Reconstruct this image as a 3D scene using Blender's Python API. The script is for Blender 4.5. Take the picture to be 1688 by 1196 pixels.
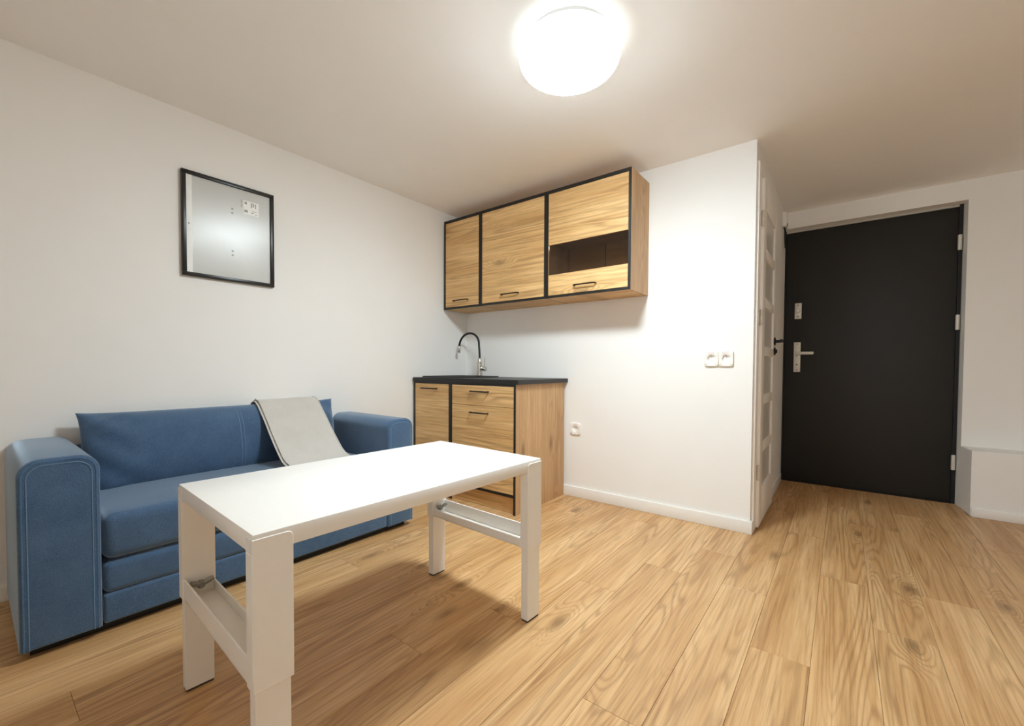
import bpy, bmesh, math, random
from mathutils import Vector, Matrix, noise as mnoise

for o in list(bpy.data.objects):
    bpy.data.objects.remove(o)
random.seed(7)
scene = bpy.context.scene
COL = scene.collection

# ------------------------------------------------------------------ camera
cam_d = bpy.data.cameras.new('camera')
cam_d.sensor_fit = 'HORIZONTAL'
cam_d.sensor_width = 36.0
cam_d.lens = 701.18 / 1688 * 36.0
cam_d.shift_y = 24.88 / 1688
cam_d.clip_start = 0.02
cam = bpy.data.objects.new('camera', cam_d)
COL.objects.link(cam)
yaw, pit, rol = math.radians(37.848), math.radians(1.44), math.radians(0.29)
F = Vector((-math.sin(yaw) * math.cos(pit), math.cos(yaw) * math.cos(pit), -math.sin(pit)))
R0 = Vector((math.cos(yaw), math.sin(yaw), 0))
U0 = R0.cross(F)
R2 = R0 * math.cos(rol) + U0 * math.sin(rol)
U2 = -R0 * math.sin(rol) + U0 * math.cos(rol)
M = Matrix((R2, U2, -F)).transposed().to_4x4()
M.translation = Vector((0, 0, 0.94))
cam.matrix_world = M
scene.camera = cam

# ------------------------------------------------------------------ light and exposure
LAMP_STRENGTH = 39.0
LAMP_COLOR = (0.875, 1.0, 1.05)
scene.view_settings.view_transform = 'Standard'
scene.view_settings.look = 'None'
scene.view_settings.gamma = 1.0
scene.view_settings.use_curve_mapping = False
scene.view_settings.exposure = 1.74
scene.cycles.max_bounces = 16
scene.cycles.diffuse_bounces = 10
scene.cycles.use_denoising = True
world = bpy.data.worlds.new('world')
scene.world = world
world.use_nodes = True
world.node_tree.nodes['Background'].inputs['Color'].default_value = (0.86, 0.94, 1.0, 1)
world.node_tree.nodes['Background'].inputs['Strength'].default_value = 1.7
# portal in the window of the back wall, guides the daylight sampling
pd = bpy.data.lights.new('window_portal', 'AREA')
pd.shape = 'RECTANGLE'
pd.size, pd.size_y = 1.3, 1.15
pd.cycles.is_portal = True
po = bpy.data.objects.new('window_portal', pd)
COL.objects.link(po)
po.location = (0.35, -1.60, 1.425)
po.rotation_euler = (math.radians(90), 0, 0)


# ------------------------------------------------------------------ materials
def srgb(r, g, b):
    def f(c):
        c /= 255.0
        return c / 12.92 if c <= 0.04045 else ((c + 0.055) / 1.055) ** 2.4
    return (f(r), f(g), f(b), 1.0)


class N:
    """tiny node-tree builder"""
    def __init__(self, name):
        self.m = bpy.data.materials.new(name)
        self.m.use_nodes = True
        self.t = self.m.node_tree
        self.b = self.t.nodes['Principled BSDF']

    def n(self, typ, **kw):
        nd = self.t.nodes.new(typ)
        for k, v in kw.items():
            if k in ('operation', 'data_type', 'blend_type', 'noise_dimensions', 'feature', 'distance', 'interpolation'):
                setattr(nd, k, v)
            else:
                nd.inputs[k.replace('_', ' ')].default_value = v
        return nd

    def l(self, a, b):
        self.t.links.new(a, b)

    def math(self, op, a, b=0.0, c=0.0):
        nd = self.t.nodes.new('ShaderNodeMath')
        nd.operation = op
        for i, v in enumerate((a, b, c)):
            if hasattr(v, 'default_value'):
                self.l(v, nd.inputs[i])
            else:
                nd.inputs[i].default_value = v
        return nd.outputs[0]

    def ramp(self, fac, stops):
        nd = self.t.nodes.new('ShaderNodeValToRGB')
        el = nd.color_ramp.elements
        while len(el) < len(stops):
            el.new(0.5)
        for e, (p, c) in zip(el, stops):
            e.position = p
            e.color = c
        self.l(fac, nd.inputs['Fac'])
        return nd.outputs['Color']

    def mix(self, fac, a, b, blend='MIX'):
        nd = self.t.nodes.new('ShaderNodeMix')
        nd.data_type = 'RGBA'
        nd.blend_type = blend
        for i, v in ((0, fac), (6, a), (7, b)):
            if hasattr(v, 'default_value'):
                self.l(v, nd.inputs[i])
            else:
                nd.inputs[i].default_value = v
        return nd.outputs[2]

    def noise(self, vec, scale, detail=2.0, rough=0.5, dist=0.0):
        nd = self.n('ShaderNodeTexNoise', Scale=scale, Detail=detail, Roughness=rough, Distortion=dist)
        self.l(vec, nd.inputs['Vector'])
        return nd.outputs['Fac']

    def bump(self, h, strength=0.2, dist=0.01):
        nd = self.n('ShaderNodeBump', Strength=strength, Distance=dist)
        self.l(h, nd.inputs['Height'])
        self.l(nd.outputs['Normal'], self.b.inputs['Normal'])

    def set(self, **kw):
        for k, v in kw.items():
            self.b.inputs[k.replace('_', ' ')].default_value = v
        return self


def plain(name, col, rough=0.5, metal=0.0, var=0.03, nscale=40.0, bump=0.0, **kw):
    q = N(name)
    q.set(Roughness=rough, Metallic=metal, **kw)
    tc = q.t.nodes.new('ShaderNodeTexCoord')
    f = q.noise(tc.outputs['Object'], nscale, 3)
    lo = tuple(max(0, c * (1 - var)) for c in col[:3]) + (1,)
    hi = tuple(min(1, c * (1 + var)) for c in col[:3]) + (1,)
    q.l(q.ramp(f, [(0.3, lo), (0.7, hi)]), q.b.inputs['Base Color'])
    if bump:
        q.bump(f, bump, 0.002)
    return q.m


def wood(name, grain, light, mid, dark, rough=0.45, s=1.0, streak=0.5, knots=0.5, lines=0.5, ring=9.0, tone=0.10, mask=(0.42, 0.62), flow=0.9):
    """oak-like board: grain runs along axis 'x', 'y' or 'z' of the thing's own space"""
    q = N(name)
    tc = q.t.nodes.new('ShaderNodeTexCoord')
    info = q.t.nodes.new('ShaderNodeObjectInfo')
    sep = q.t.nodes.new('ShaderNodeSeparateXYZ')
    q.l(tc.outputs['Object'], sep.inputs[0])
    ax = dict(x=0, y=1, z=2)[grain]
    along = sep.outputs[ax]
    oth = [sep.outputs[i] for i in dict(x=(2, 1), y=(0, 2), z=(1, 0))[grain]]     # across the face, into the face
    rnd = info.outputs['Random']
    off = q.math('MULTIPLY', rnd, 57.0)
    across = q.math('ADD', oth[0], off)
    depth = q.math('ADD', oth[1], off)

    def vec(sa, sc):
        c = q.t.nodes.new('ShaderNodeCombineXYZ')
        q.l(q.math('MULTIPLY', along, sa * s), c.inputs[0])
        q.l(q.math('MULTIPLY', across, sc * s), c.inputs[1])
        q.l(q.math('MULTIPLY', depth, sc * s), c.inputs[2])
        return c.outputs[0]
    broad = q.noise(vec(0.55, 5.0), 1.6, 3, 0.55, 0.3)
    field = q.noise(vec(flow, 6.5), 1.0, 2.0, 0.45, 0.3)
    fine = q.noise(vec(3.0, 110.0), 1.0, 4, 0.65)
    mids = q.noise(vec(1.3, 38.0), 1.0, 5, 0.72, 0.25)
    # knots: scattered points on the board, the figure bends round them
    vo = q.n('ShaderNodeTexVoronoi', Scale=1.0, Randomness=1.0)
    vo.voronoi_dimensions = '2D'
    q.l(vec(1.5, 4.2), vo.inputs['Vector'])
    kd = q.t.nodes.new('ShaderNodeMapRange')
    for k, v in (('From Min', 0.01), ('From Max', 0.13), ('To Min', 1.0), ('To Max', 0.0)):
        kd.inputs[k].default_value = v
    q.l(q.math('ADD', vo.outputs['Distance'], q.math('MULTIPLY', q.math('SUBTRACT', mids, 0.5), 0.26)), kd.inputs['Value'])
    kw = q.t.nodes.new('ShaderNodeMapRange')
    kw.interpolation_type = 'SMOOTHSTEP'
    for k, v in (('From Min', 0.0), ('From Max', 0.32), ('To Min', 1.0), ('To Max', 0.0)):
        kw.inputs[k].default_value = v
    q.l(vo.outputs['Distance'], kw.inputs['Value'])
    sepc = q.t.nodes.new('ShaderNodeSeparateColor')
    q.l(vo.outputs['Color'], sepc.inputs[0])
    km = q.math('GREATER_THAN', sepc.outputs[0], 0.66)
    kn = q.math('MULTIPLY', q.math('MULTIPLY', kd.outputs[0], km), knots)
    field = q.math('ADD', field, q.math('MULTIPLY', q.math('MULTIPLY', kw.outputs[0], km), 0.24))
    # contour lines of a stretched field give cathedral figures
    ph = q.math('ADD', q.math('MULTIPLY', field, ring * 6.283), q.math('MULTIPLY', fine, 2.4))
    rings = q.math('MULTIPLY_ADD', q.math('SINE', ph), 0.5, 0.5)
    rings = q.math('POWER', rings, 2.5)
    mfac = q.noise(vec(0.5, 4.0), 1.3, 1.0)
    mk = q.t.nodes.new('ShaderNodeMapRange')
    mk.inputs['From Min'].default_value = mask[0]
    mk.inputs['From Max'].default_value = mask[1]
    q.l(mfac, mk.inputs['Value'])
    rings = q.math('MULTIPLY', rings, q.math('MULTIPLY_ADD', mk.outputs[0], 0.8, 0.2))
    base = q.ramp(broad, [(0.30, mid), (0.62, light)])
    c = q.mix(q.math('MULTIPLY', q.ramp(mids, [(0.42, (0, 0, 0, 1)), (0.72, (1, 1, 1, 1))]), streak), base, mid)
    c = q.mix(q.math('MULTIPLY', rings, lines), c, dark)
    c = q.mix(q.math('MULTIPLY', q.ramp(fine, [(0.48, (0, 0, 0, 1)), (0.75, (1, 1, 1, 1))]), 0.38 * (0.5 + streak)), c, dark)
    c = q.mix(kn, c, tuple(v * 0.45 for v in dark[:3]) + (1,))
    # board to board tone
    hsv = q.t.nodes.new('ShaderNodeHueSaturation')
    q.l(c, hsv.inputs['Color'])
    q.l(q.math('MULTIPLY_ADD', rnd, 2 * tone, 1 - tone), hsv.inputs['Value'])
    q.l(hsv.outputs[0], q.b.inputs['Base Color'])
    q.set(Roughness=rough)
    q.bump(q.math('SUBTRACT', fine, q.math('MULTIPLY', rings, 0.4)), 0.12, 0.002)
    return q.m


MAT = {}
MAT['wall'] = plain('wall_paint', srgb(243, 243, 241), 0.75, var=0.006, nscale=6, bump=0.02)
MAT['ceiling'] = plain('ceiling_paint', srgb(248, 247, 245), 0.8, var=0.006, nscale=6, bump=0.02)
MAT['trim'] = plain('white_trim', srgb(240, 238, 234), 0.4, var=0.01)
MAT['white_door'] = plain('white_door_foil', srgb(246, 244, 240), 0.4, var=0.01)
MAT['black_door'] = plain('black_door_foil', srgb(27, 26, 24), 0.55, var=0.15, nscale=300, bump=0.15)
MAT['door_edge'] = plain('black_seal', srgb(10, 10, 10), 0.6)
MAT['frame_grey'] = plain('grey_door_frame', srgb(190, 186, 176), 0.5)
MAT['black'] = plain('black_trim', srgb(24, 22, 20), 0.5, var=0.2)
MAT['worktop'] = plain('black_worktop', srgb(34, 32, 31), 0.42, var=0.35, nscale=400, bump=0.1)
MAT['sink'] = plain('black_granite_sink', srgb(26, 26, 27), 0.38, var=0.4, nscale=500, bump=0.1)
MAT['handle'] = plain('black_handle', srgb(16, 16, 16), 0.35, metal=0.3)
MAT['steel'] = plain('brushed_steel', srgb(200, 196, 188), 0.28, metal=1.0, var=0.05)
MAT['satin'] = plain('satin_silver', srgb(222, 218, 208), 0.42, metal=0.25, var=0.05)
MAT['zinc'] = plain('zinc_grey', srgb(150, 148, 140), 0.45, metal=0.6, var=0.1)
MAT['rubber'] = plain('black_rubber', srgb(14, 14, 14), 0.5)
MAT['table'] = plain('white_lacquer', srgb(243, 242, 238), 0.33, var=0.008)
MAT['foot'] = plain('grey_glide', srgb(70, 66, 60), 0.6)
MAT['plastic'] = plain('white_plastic', srgb(242, 240, 236), 0.3, var=0.005)
MAT['socket_dark'] = plain('socket_contact', srgb(60, 58, 54), 0.5)
MAT['picture_frame'] = plain('black_frame', srgb(22, 20, 19), 0.32, var=0.15)
MAT['strip'] = plain('white_edge_strip', srgb(240, 242, 240), 0.35)
MAT['print_mark'] = plain('grey_print', srgb(150, 152, 150), 0.4)
MAT['label'] = plain('paper_label', srgb(240, 241, 239), 0.4)
MAT['ring'] = plain('grey_ring', srgb(120, 120, 118), 0.5, metal=0.0)
MAT['floor_base'] = plain('floor_underlay', srgb(60, 44, 28), 0.9)
MAT['floor'] = wood('laminate_oak', 'y', srgb(226, 188, 138), srgb(196, 150, 98), srgb(128, 86, 46), 0.40, s=1.0,
                    streak=1.0, knots=0.62, lines=0.42, ring=20.0, tone=0.03, mask=(0.38, 0.60), flow=0.5)
GOLD = (srgb(236, 198, 140), srgb(206, 160, 102), srgb(126, 86, 46))
MAT['wood_h'] = wood('craft_oak_front', 'x', *GOLD, rough=0.5, s=1.15, streak=0.95, knots=0.5, lines=0.5, ring=14.0, tone=0.02, flow=0.45)
MAT['wood_v'] = wood('craft_oak_side', 'z', srgb(208, 171, 126), srgb(188, 149, 104), srgb(140, 102, 64), rough=0.5, s=1.2, streak=0.9, knots=0.6, lines=0.35, ring=9.0, tone=0.02)
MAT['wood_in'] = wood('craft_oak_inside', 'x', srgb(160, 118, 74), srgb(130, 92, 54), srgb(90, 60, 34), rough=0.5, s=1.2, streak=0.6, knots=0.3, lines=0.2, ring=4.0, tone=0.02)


def fabric(name, lo, hi, weave=900.0, bump=0.35, sheen=0.5, tint=(1, 1, 1, 1), rough=0.85):
    q = N(name)
    tc = q.t.nodes.new('ShaderNodeTexCoord')
    f1 = q.noise(tc.outputs['Object'], weave, 2, 0.6)
    f2 = q.noise(tc.outputs['Object'], 9.0, 4, 0.6)
    f = q.math('MULTIPLY_ADD', f1, 0.75, q.math('MULTIPLY', f2, 0.25))
    q.l(q.ramp(f, [(0.36, lo), (0.64, hi)]), q.b.inputs['Base Color'])
    q.set(Roughness=rough, Sheen_Weight=sheen, Sheen_Roughness=0.45, Sheen_Tint=tint)
    q.b.inputs['Specular IOR Level'].default_value = 0.25
    q.bump(f1, bump, 0.002)
    return q.m


MAT['blue'] = fabric('blue_upholstery', srgb(52, 78, 108), srgb(84, 112, 144), 420.0, 0.3, 0.9, (0.7, 0.85, 1, 1))
MAT['blue_stitch'] = plain('pale_blue_thread', srgb(104, 136, 168), 0.8)
MAT['blue_pipe'] = fabric('blue_piping', srgb(60, 94, 132), srgb(84, 120, 158), 420.0, 0.3, 0.35)
MAT['grey_cloth'] = fabric('grey_woven_throw', srgb(188, 184, 178), srgb(208, 204, 198), 520.0, 0.3, 0.2)
MAT['grey_hem'] = fabric('grey_hem', srgb(150, 146, 140), srgb(176, 172, 166), 520.0, 0.3, 0.2)

q = N('lamp_diffuser')
q.set(Base_Color=(0.9, 0.9, 0.88, 1), Roughness=0.3)
q.b.inputs['Emission Color'].default_value = LAMP_COLOR + (1,)
# emission graded by normal: bowl flanks dimmed to keep the ceiling halo small
ge = q.t.nodes.new('ShaderNodeNewGeometry')
sx = q.t.nodes.new('ShaderNodeSeparateXYZ')
q.l(ge.outputs['Normal'], sx.inputs[0])
mr = q.t.nodes.new('ShaderNodeMapRange')
for k, v in (('From Min', -1.0), ('From Max', -0.40), ('To Min', LAMP_STRENGTH), ('To Max', LAMP_STRENGTH * 0.015)):
    mr.inputs[k].default_value = v
q.l(sx.outputs[2], mr.inputs['Value'])
q.l(mr.outputs[0], q.b.inputs['Emission Strength'])
MAT['lamp'] = q.m

q = N('frosted_glass')
q.set(Base_Color=(0.80, 0.79, 0.76, 1), Roughness=0.28, Transmission_Weight=0.18, IOR=1.45)
tc = q.t.nodes.new('ShaderNodeTexCoord')
q.bump(q.noise(tc.outputs['Object'], 260.0, 2), 0.08, 0.001)
MAT['frosted'] = q.m

q = N('smoked_glass')
q.set(Base_Color=(0.42, 0.36, 0.30, 1), Roughness=0.03, Transmission_Weight=1.0, IOR=1.45)
tc = q.t.nodes.new('ShaderNodeTexCoord')
q.l(q.ramp(q.noise(tc.outputs['Object'], 3.0), [(0.3, (0.72, 0.64, 0.54, 1)), (0.7, (0.78, 0.70, 0.60, 1))]), q.b.inputs['Base Color'])
MAT['smoked'] = q.m

# thin clear window glass: passes light straight, reflects by Fresnel
q = N('clear_glass')
tr = q.t.nodes.new('ShaderNodeBsdfTransparent')
gl = q.t.nodes.new('ShaderNodeBsdfGlossy')
gl.inputs['Roughness'].default_value = 0.02
fz = q.t.nodes.new('ShaderNodeFresnel')
mx = q.t.nodes.new('ShaderNodeMixShader')
q.l(fz.outputs[0], mx.inputs[0])
q.l(tr.outputs[0], mx.inputs[1])
q.l(gl.outputs[0], mx.inputs[2])
q.l(mx.outputs[0], q.t.nodes['Material Output'].inputs['Surface'])
MAT['clear_glass'] = q.m

# plastic sheet in the picture frame: slightly wavy, soft reflections
q = N('picture_sheet')
q.set(Roughness=0.30, Base_Color=srgb(210, 212, 209), Coat_Weight=0.42, Coat_Roughness=0.31, Coat_IOR=1.5)
q.b.inputs['Specular IOR Level'].default_value = 0.55
q.b.inputs['Anisotropic'].default_value = 0.6
tc = q.t.nodes.new('ShaderNodeTexCoord')
q.l(q.ramp(q.noise(tc.outputs['Object'], 4.0), [(0.3, srgb(196, 198, 195)), (0.7, srgb(203, 205, 202))]), q.b.inputs['Base Color'])
q.bump(q.noise(tc.outputs['Object'], 5.0, 1), 0.12, 0.02)
MAT['sheet'] = q.m


# ------------------------------------------------------------------ geometry helpers
def merge(bm, src):
    me = bpy.data.meshes.new('tmp')
    src.to_mesh(me)
    src.free()
    bm.from_mesh(me)
    bpy.data.meshes.remove(me)


def box(bm, lo, hi, r=0.0, seg=1):
    t = bmesh.new()
    bmesh.ops.create_cube(t, size=1.0)
    lo, hi = Vector(lo), Vector(hi)
    for v in t.verts:
        v.co = Vector(((lo[i] + hi[i]) / 2 + v.co[i] * (hi[i] - lo[i]) for i in range(3)))
    if r > 0:
        bmesh.ops.bevel(t, geom=t.edges[:], offset=r, segments=seg, profile=0.5, affect='EDGES')
    merge(bm, t)
    return bm


def prism(bm, poly, lo, hi, axis='z', r=0.0, seg=1):
    """extrude a polygon (2-D points in the two other axes, in axis order) from lo to hi"""
    t = bmesh.new()
    def P(p, h):
        return {'z': (p[0], p[1], h), 'x': (h, p[0], p[1]), 'y': (p[0], h, p[1])}[axis]
    a = [t.verts.new(P(p, lo)) for p in poly]
    b = [t.verts.new(P(p, hi)) for p in poly]
    n = len(poly)
    t.faces.new(a)
    t.faces.new(b)
    for i in range(n):
        t.faces.new((a[i], a[(i + 1) % n], b[(i + 1) % n], b[i]))
    bmesh.ops.recalc_face_normals(t, faces=t.faces[:])
    if r > 0:
        caps = [e for e in t.edges if (e.verts[0] in a) == (e.verts[1] in a) and ((e.verts[0] in a and e.verts[1] in a) or (e.verts[0] in b and e.verts[1] in b))]
        bmesh.ops.bevel(t, geom=caps, offset=r, segments=seg, profile=0.5, affect='EDGES')
    merge(bm, t)
    return bm


def round_rect(x0, z0, x1, z1, r, n=6, corners='tr tl br bl'):
    pts = []
    for name, cx, cz, a0 in (('br', x1, z0, -90), ('tr', x1, z1, 0), ('tl', x0, z1, 90), ('bl', x0, z0, 180)):
        if name in corners:
            sx = -1 if name[1] == 'r' else 1
            sz = -1 if name[0] == 't' else 1
            for k in range(n + 1):
                a = math.radians(a0 + 90 * k / n)
                pts.append((cx + sx * r + r * math.cos(a), cz + sz * r + r * math.sin(a)))
        else:
            pts.append((cx, cz))
    return pts


def tube(bm, pts, r, seg=10, cap=True):
    pts = [Vector(p) for p in pts]
    rs = r if isinstance(r, (list, tuple)) else [r] * len(pts)
    rings = []
    up = None
    for i, p in enumerate(pts):
        d = (pts[min(i + 1, len(pts) - 1)] - pts[max(i - 1, 0)]).normalized()
        if up is None:
            up = Vector((0, 0, 1)) if abs(d.z) < 0.9 else Vector((1, 0, 0))
        s = d.cross(up).normalized()
        up = s.cross(d).normalized()
        rings.append([bm.verts.new(p + (s * math.cos(a) + up * math.sin(a)) * rs[i]) for a in (2 * math.pi * k / seg for k in range(seg))])
    for A, B in zip(rings, rings[1:]):
        for k in range(seg):
            bm.faces.new((A[k], A[(k + 1) % seg], B[(k + 1) % seg], B[k]))
    if cap:
        bm.faces.new(rings[0][::-1])
        bm.faces.new(rings[-1])
    return bm


def lathe(bm, prof, c=(0, 0, 0), seg=32, axis='z'):
    """prof: list of (radius, height)"""
    c = Vector(c)
    def P(r, h, a):
        x, y = r * math.cos(a), r * math.sin(a)
        return c + Vector({'z': (x, y, h), 'y': (x, h, y), 'x': (h, x, y)}[axis])
    rings = []
    for r, h in prof:
        if r < 1e-6:
            rings.append([bm.verts.new(P(0, h, 0))])
        else:
            rings.append([bm.verts.new(P(r, h, 2 * math.pi * k / seg)) for k in range(seg)])
    for A, B in zip(rings, rings[1:]):
        for k in range(seg):
            k2 = (k + 1) % seg
            if len(A) == 1 and len(B) == 1:
                continue
            if len(A) == 1:
                bm.faces.new((A[0], B[k], B[k2]))
            elif len(B) == 1:
                bm.faces.new((A[k], A[k2], B[0]))
            else:
                bm.faces.new((A[k], A[k2], B[k2], B[k]))
    return bm


def obj(name, bm, mat, parent=None, smooth=True, angle=35, recalc=True, subsurf=0):
    if recalc:
        bmesh.ops.recalc_face_normals(bm, faces=bm.faces[:])
    me = bpy.data.meshes.new(name)
    bm.to_mesh(me)
    bm.free()
    for p in me.polygons:
        p.use_smooth = smooth
    if smooth:
        me.set_sharp_from_angle(angle=math.radians(angle))
    me.materials.append(MAT[mat] if isinstance(mat, str) else mat)
    o = bpy.data.objects.new(name, me)
    COL.objects.link(o)
    if parent is not None:
        o.parent = parent
    if subsurf:
        m = o.modifiers.new('smooth', 'SUBSURF')
        m.levels = m.render_levels = subsurf
    return o


def part(name, parent, lo, hi, mat, r=0.0, seg=1, label=None):
    o = obj(name, box(bmesh.new(), lo, hi, r, seg), mat, parent)
    if label:
        o['label'] = label
    return o


def thing(name, label, cat, loc=(0, 0, 0), rotz=0.0, group=None):
    o = bpy.data.objects.new(name, None)
    o.empty_display_size = 0.1
    COL.objects.link(o)
    o.location = loc
    o.rotation_euler = (0, 0, rotz)
    o['label'] = label
    o['category'] = cat
    if group:
        o['group'] = group
    return o


def struct(name, bm, mat, label=None, parent=None):
    o = obj(name, bm, mat, parent)
    if parent is None:
        o['kind'] = 'structure'
    if label:
        o['label'] = label
    return o


# ------------------------------------------------------------------ the room
XL, YK, XH, YE, H = -2.6227, 2.7259, -0.3994, 4.16, 2.2144
XR, YB = 2.3, -1.5
DX1, DZ1 = 0.647, 2.083     # entrance opening: right edge, top

struct('wall_left', box(bmesh.new(), (XL - 0.12, YB - 0.12, 0), (XL, YE + 0.3, H)), 'wall', 'plain white side wall behind the blue sofa')
struct('wall_kitchen', box(bmesh.new(), (XL, YK, 0), (XH, YK + 0.1, H)), 'wall', 'white wall behind the kitchen units')
# hall wall with its door opening
HD0, HD1, HDZ = 2.875, 3.40, 2.01
bm = bmesh.new()
if HD0 > YK + 0.1:
    box(bm, (XH - 0.1, YK + 0.1, 0), (XH, HD0, H))
box(bm, (XH - 0.1, HD1, 0), (XH, YE, H))
box(bm, (XH - 0.1, HD0, HDZ), (XH, HD1, H))
struct('wall_hall', bm, 'wall', 'white hall wall holding the glazed white door')
bm = bmesh.new()
box(bm, (XL, YE, 0), (XH, YE + 0.22, H))
box(bm, (XH, YE, DZ1), (DX1, YE + 0.22, H))
prism(bm, [(DX1, YE), (XR, YE), (XR, YE + 0.22), (DX1 - 0.022, YE + 0.22)], 0, H)
struct('wall_entrance', bm, 'wall', 'white wall around the black entrance door')
struct('wall_right', box(bmesh.new(), (XR, YB - 0.12, 0), (XR + 0.12, YE + 0.3, H)), 'wall', 'white wall out of view on the far side')
WX0, WX1, WZ0, WZ1 = -0.3, 1.0, 0.85, 2.0
bm = bmesh.new()
box(bm, (XL, YB - 0.12, 0), (WX0, YB, H))
box(bm, (WX1, YB - 0.12, 0), (XR, YB, H))
box(bm, (WX0, YB - 0.12, 0), (WX1, YB, WZ0))
box(bm, (WX0, YB - 0.12, WZ1), (WX1, YB, H))
struct('wall_back', bm, 'wall', 'white wall with the window at the end of the room')
win = bpy.data.objects.new('window_1', None)
COL.objects.link(win)
win.location = (WX0, YB - 0.08, WZ0)
win['kind'] = 'structure'
win['label'] = 'white framed window in the wall at the end of the room'
ww, wh = WX1 - WX0, WZ1 - WZ0
for lo, hi in (((0, 0), (ww, 0.05)), ((0, wh - 0.05), (ww, wh)), ((0, 0.05), (0.05, wh - 0.05)), ((ww - 0.05, 0.05), (ww, wh - 0.05)), ((ww / 2 - 0.03, 0.05), (ww / 2 + 0.03, wh - 0.05))):
    part('frame', win, (lo[0], -0.03, lo[1]), (hi[0], 0.03, hi[1]), 'trim', 0.004, 2)
for x0, x1 in ((0.05, ww / 2 - 0.03), (ww / 2 + 0.03, ww - 0.05)):
    part('pane', win, (x0, -0.003, 0.05), (x1, 0.003, wh - 0.05), 'clear_glass')
struct('ceiling', box(bmesh.new(), (XL - 0.12, YB - 0.12, H), (XR + 0.12, YE + 0.3, H + 0.1)), 'ceiling', 'plain white ceiling')
# plinth under the wall right of the entrance door
bm = bmesh.new()
prism(bm, [(0.664, 3.951), (XR, 3.951), (XR, YE), (DX1, YE)], 0, 0.422, r=0.004)
struct('trim_1', bm, 'wall', 'low boxed ledge along the wall right of the black door')

# floor: underlay and laminate planks
fl = struct('floor', box(bmesh.new(), (XL - 0.12, YB - 0.12, -0.06), (XR + 0.12, YE + 0.3, -0.008)), 'floor_base', 'oak laminate plank floor')
PW, PL = 0.168, 1.285
known = {(-0.231): 1.62, (0.105): 2.01, (-0.399): 2.02, (-1.407): 1.13, (-1.239): 0.905, (-0.063): 2.38}
i0 = math.floor((XL - 0.105) / PW)
i1 = math.ceil((XR - 0.105) / PW)
prev = 0.0
for i in range(i0, i1):
    x0 = 0.105 + i * PW
    off = None
    for kx, ky in known.items():
        if abs(kx - x0) < 0.02:
            off = ky
    if off is None:
        off = prev + 0.43 + random.uniform(-0.1, 0.1)
    prev = off
    y = off - math.ceil((off - (YB - 0.1)) / PL) * PL
    while y < YE + 0.25:
        a, b = max(y, YB - 0.1), min(y + PL, YE + 0.25)
        if b - a > 0.03:
            xa, xb = max(x0, XL - 0.05), min(x0 + PW, XR + 0.05)
            bm = bmesh.new()
            g = 0.0004
            box(bm, (xa + g, a + g, -0.008), (xb - g, b - g, 0.0), 0.0008)
            obj('plank', bm, 'floor', fl, smooth=False)
        y += PL

# baseboards
def baseboard(name, poly_lo, poly_hi, label, h=0.074):
    bm = bmesh.new()
    box(bm, poly_lo + (0.0,), poly_hi + (h,), 0.003, 2)
    return struct(name, bm, 'trim', label)

baseboard('baseboard_left', (XL, YB), (XL + 0.014, YK), 'white baseboard behind the sofa', 0.062)
bm = box(bmesh.new(), (XL + 0.014, YK - 0.014, 0), (XH + 0.012, YK, 0.074), 0.003, 2)
box(bm, (XH, YK - 0.002, 0), (XH + 0.012, YK + 0.02, 0.074), 0.002, 1)
struct('baseboard_kitchen', bm, 'trim', 'white baseboard running from kitchen unit to wall corner')
baseboard('baseboard_hall', (XH, 3.50), (XH + 0.012, YE - 0.002), 'white baseboard beside the hall door', 0.074)
baseboard('baseboard_right', (0.667, 3.938), (XR, 3.951), 'white baseboard under the boxed ledge', 0.056)

# ------------------------------------------------------------------ glazed white hall door (structure)
door2 = bpy.data.objects.new('door_2', None)
COL.objects.link(door2)
door2.location = (XH, HD0, 0)
door2['kind'] = 'structure'
door2['label'] = 'white hall door with frosted glass panes and black lever'
def d2(name, lo, hi, mat, r=0.0, seg=1, parent=door2, label=None):
    s = Vector((XH, HD0, 0))
    return part(name, parent, Vector(lo) - s, Vector(hi) - s, mat, r, seg, label)
d2('casing', (XH - 0.001, YK + 0.022, 0), (XH + 0.014, HD0 - 0.002, 2.105), 'white_door', 0.004, 2)
d2('casing', (XH - 0.001, 3.432, 0), (XH + 0.014, 3.505, 2.105), 'white_door', 0.004, 2)
d2('casing', (XH - 0.001, HD0 - 0.002, 2.035), (XH + 0.014, 3.432, 2.105), 'white_door', 0.004, 2)
d2('jamb', (XH - 0.1, HD0, 0), (XH - 0.001, HD0 + 0.012, HDZ), 'white_door')
d2('jamb', (XH - 0.1, HD1 - 0.012, 0), (XH - 0.001, HD1, HDZ), 'white_door')
d2('jamb', (XH - 0.1, HD0 + 0.012, HDZ - 0.012), (XH - 0.001, HD1 - 0.012, HDZ), 'white_door')
LX0, LX1, LY0, LY1, LZ0, LZ1 = XH + 0.003, XH + 0.029, 2.826, 3.428, 0.012, 2.033
leaf = d2('leaf', (LX0, LY0, LZ0), (LX1, LY0 + 0.105, LZ1), 'white_door', 0.003, 2)
d2('stile', (LX0, LY1 - 0.105, LZ0), (LX1, LY1, LZ1), 'white_door', 0.003, 2)
d2('rail', (LX0, LY0 + 0.105, 1.87), (LX1, LY1 - 0.105, LZ1), 'white_door', 0.003, 2)
d2('rail', (LX0, LY0 + 0.105, LZ0), (LX1, LY1 - 0.105, 0.235), 'white_door', 0.003, 2)
for zb in (1.625, 1.335, 1.045, 0.755, 0.47):
    d2('crossbar', (LX0, LY0 + 0.105, zb - 0.028), (LX1, LY1 - 0.105, zb + 0.028), 'white_door', 0.003, 2)
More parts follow.
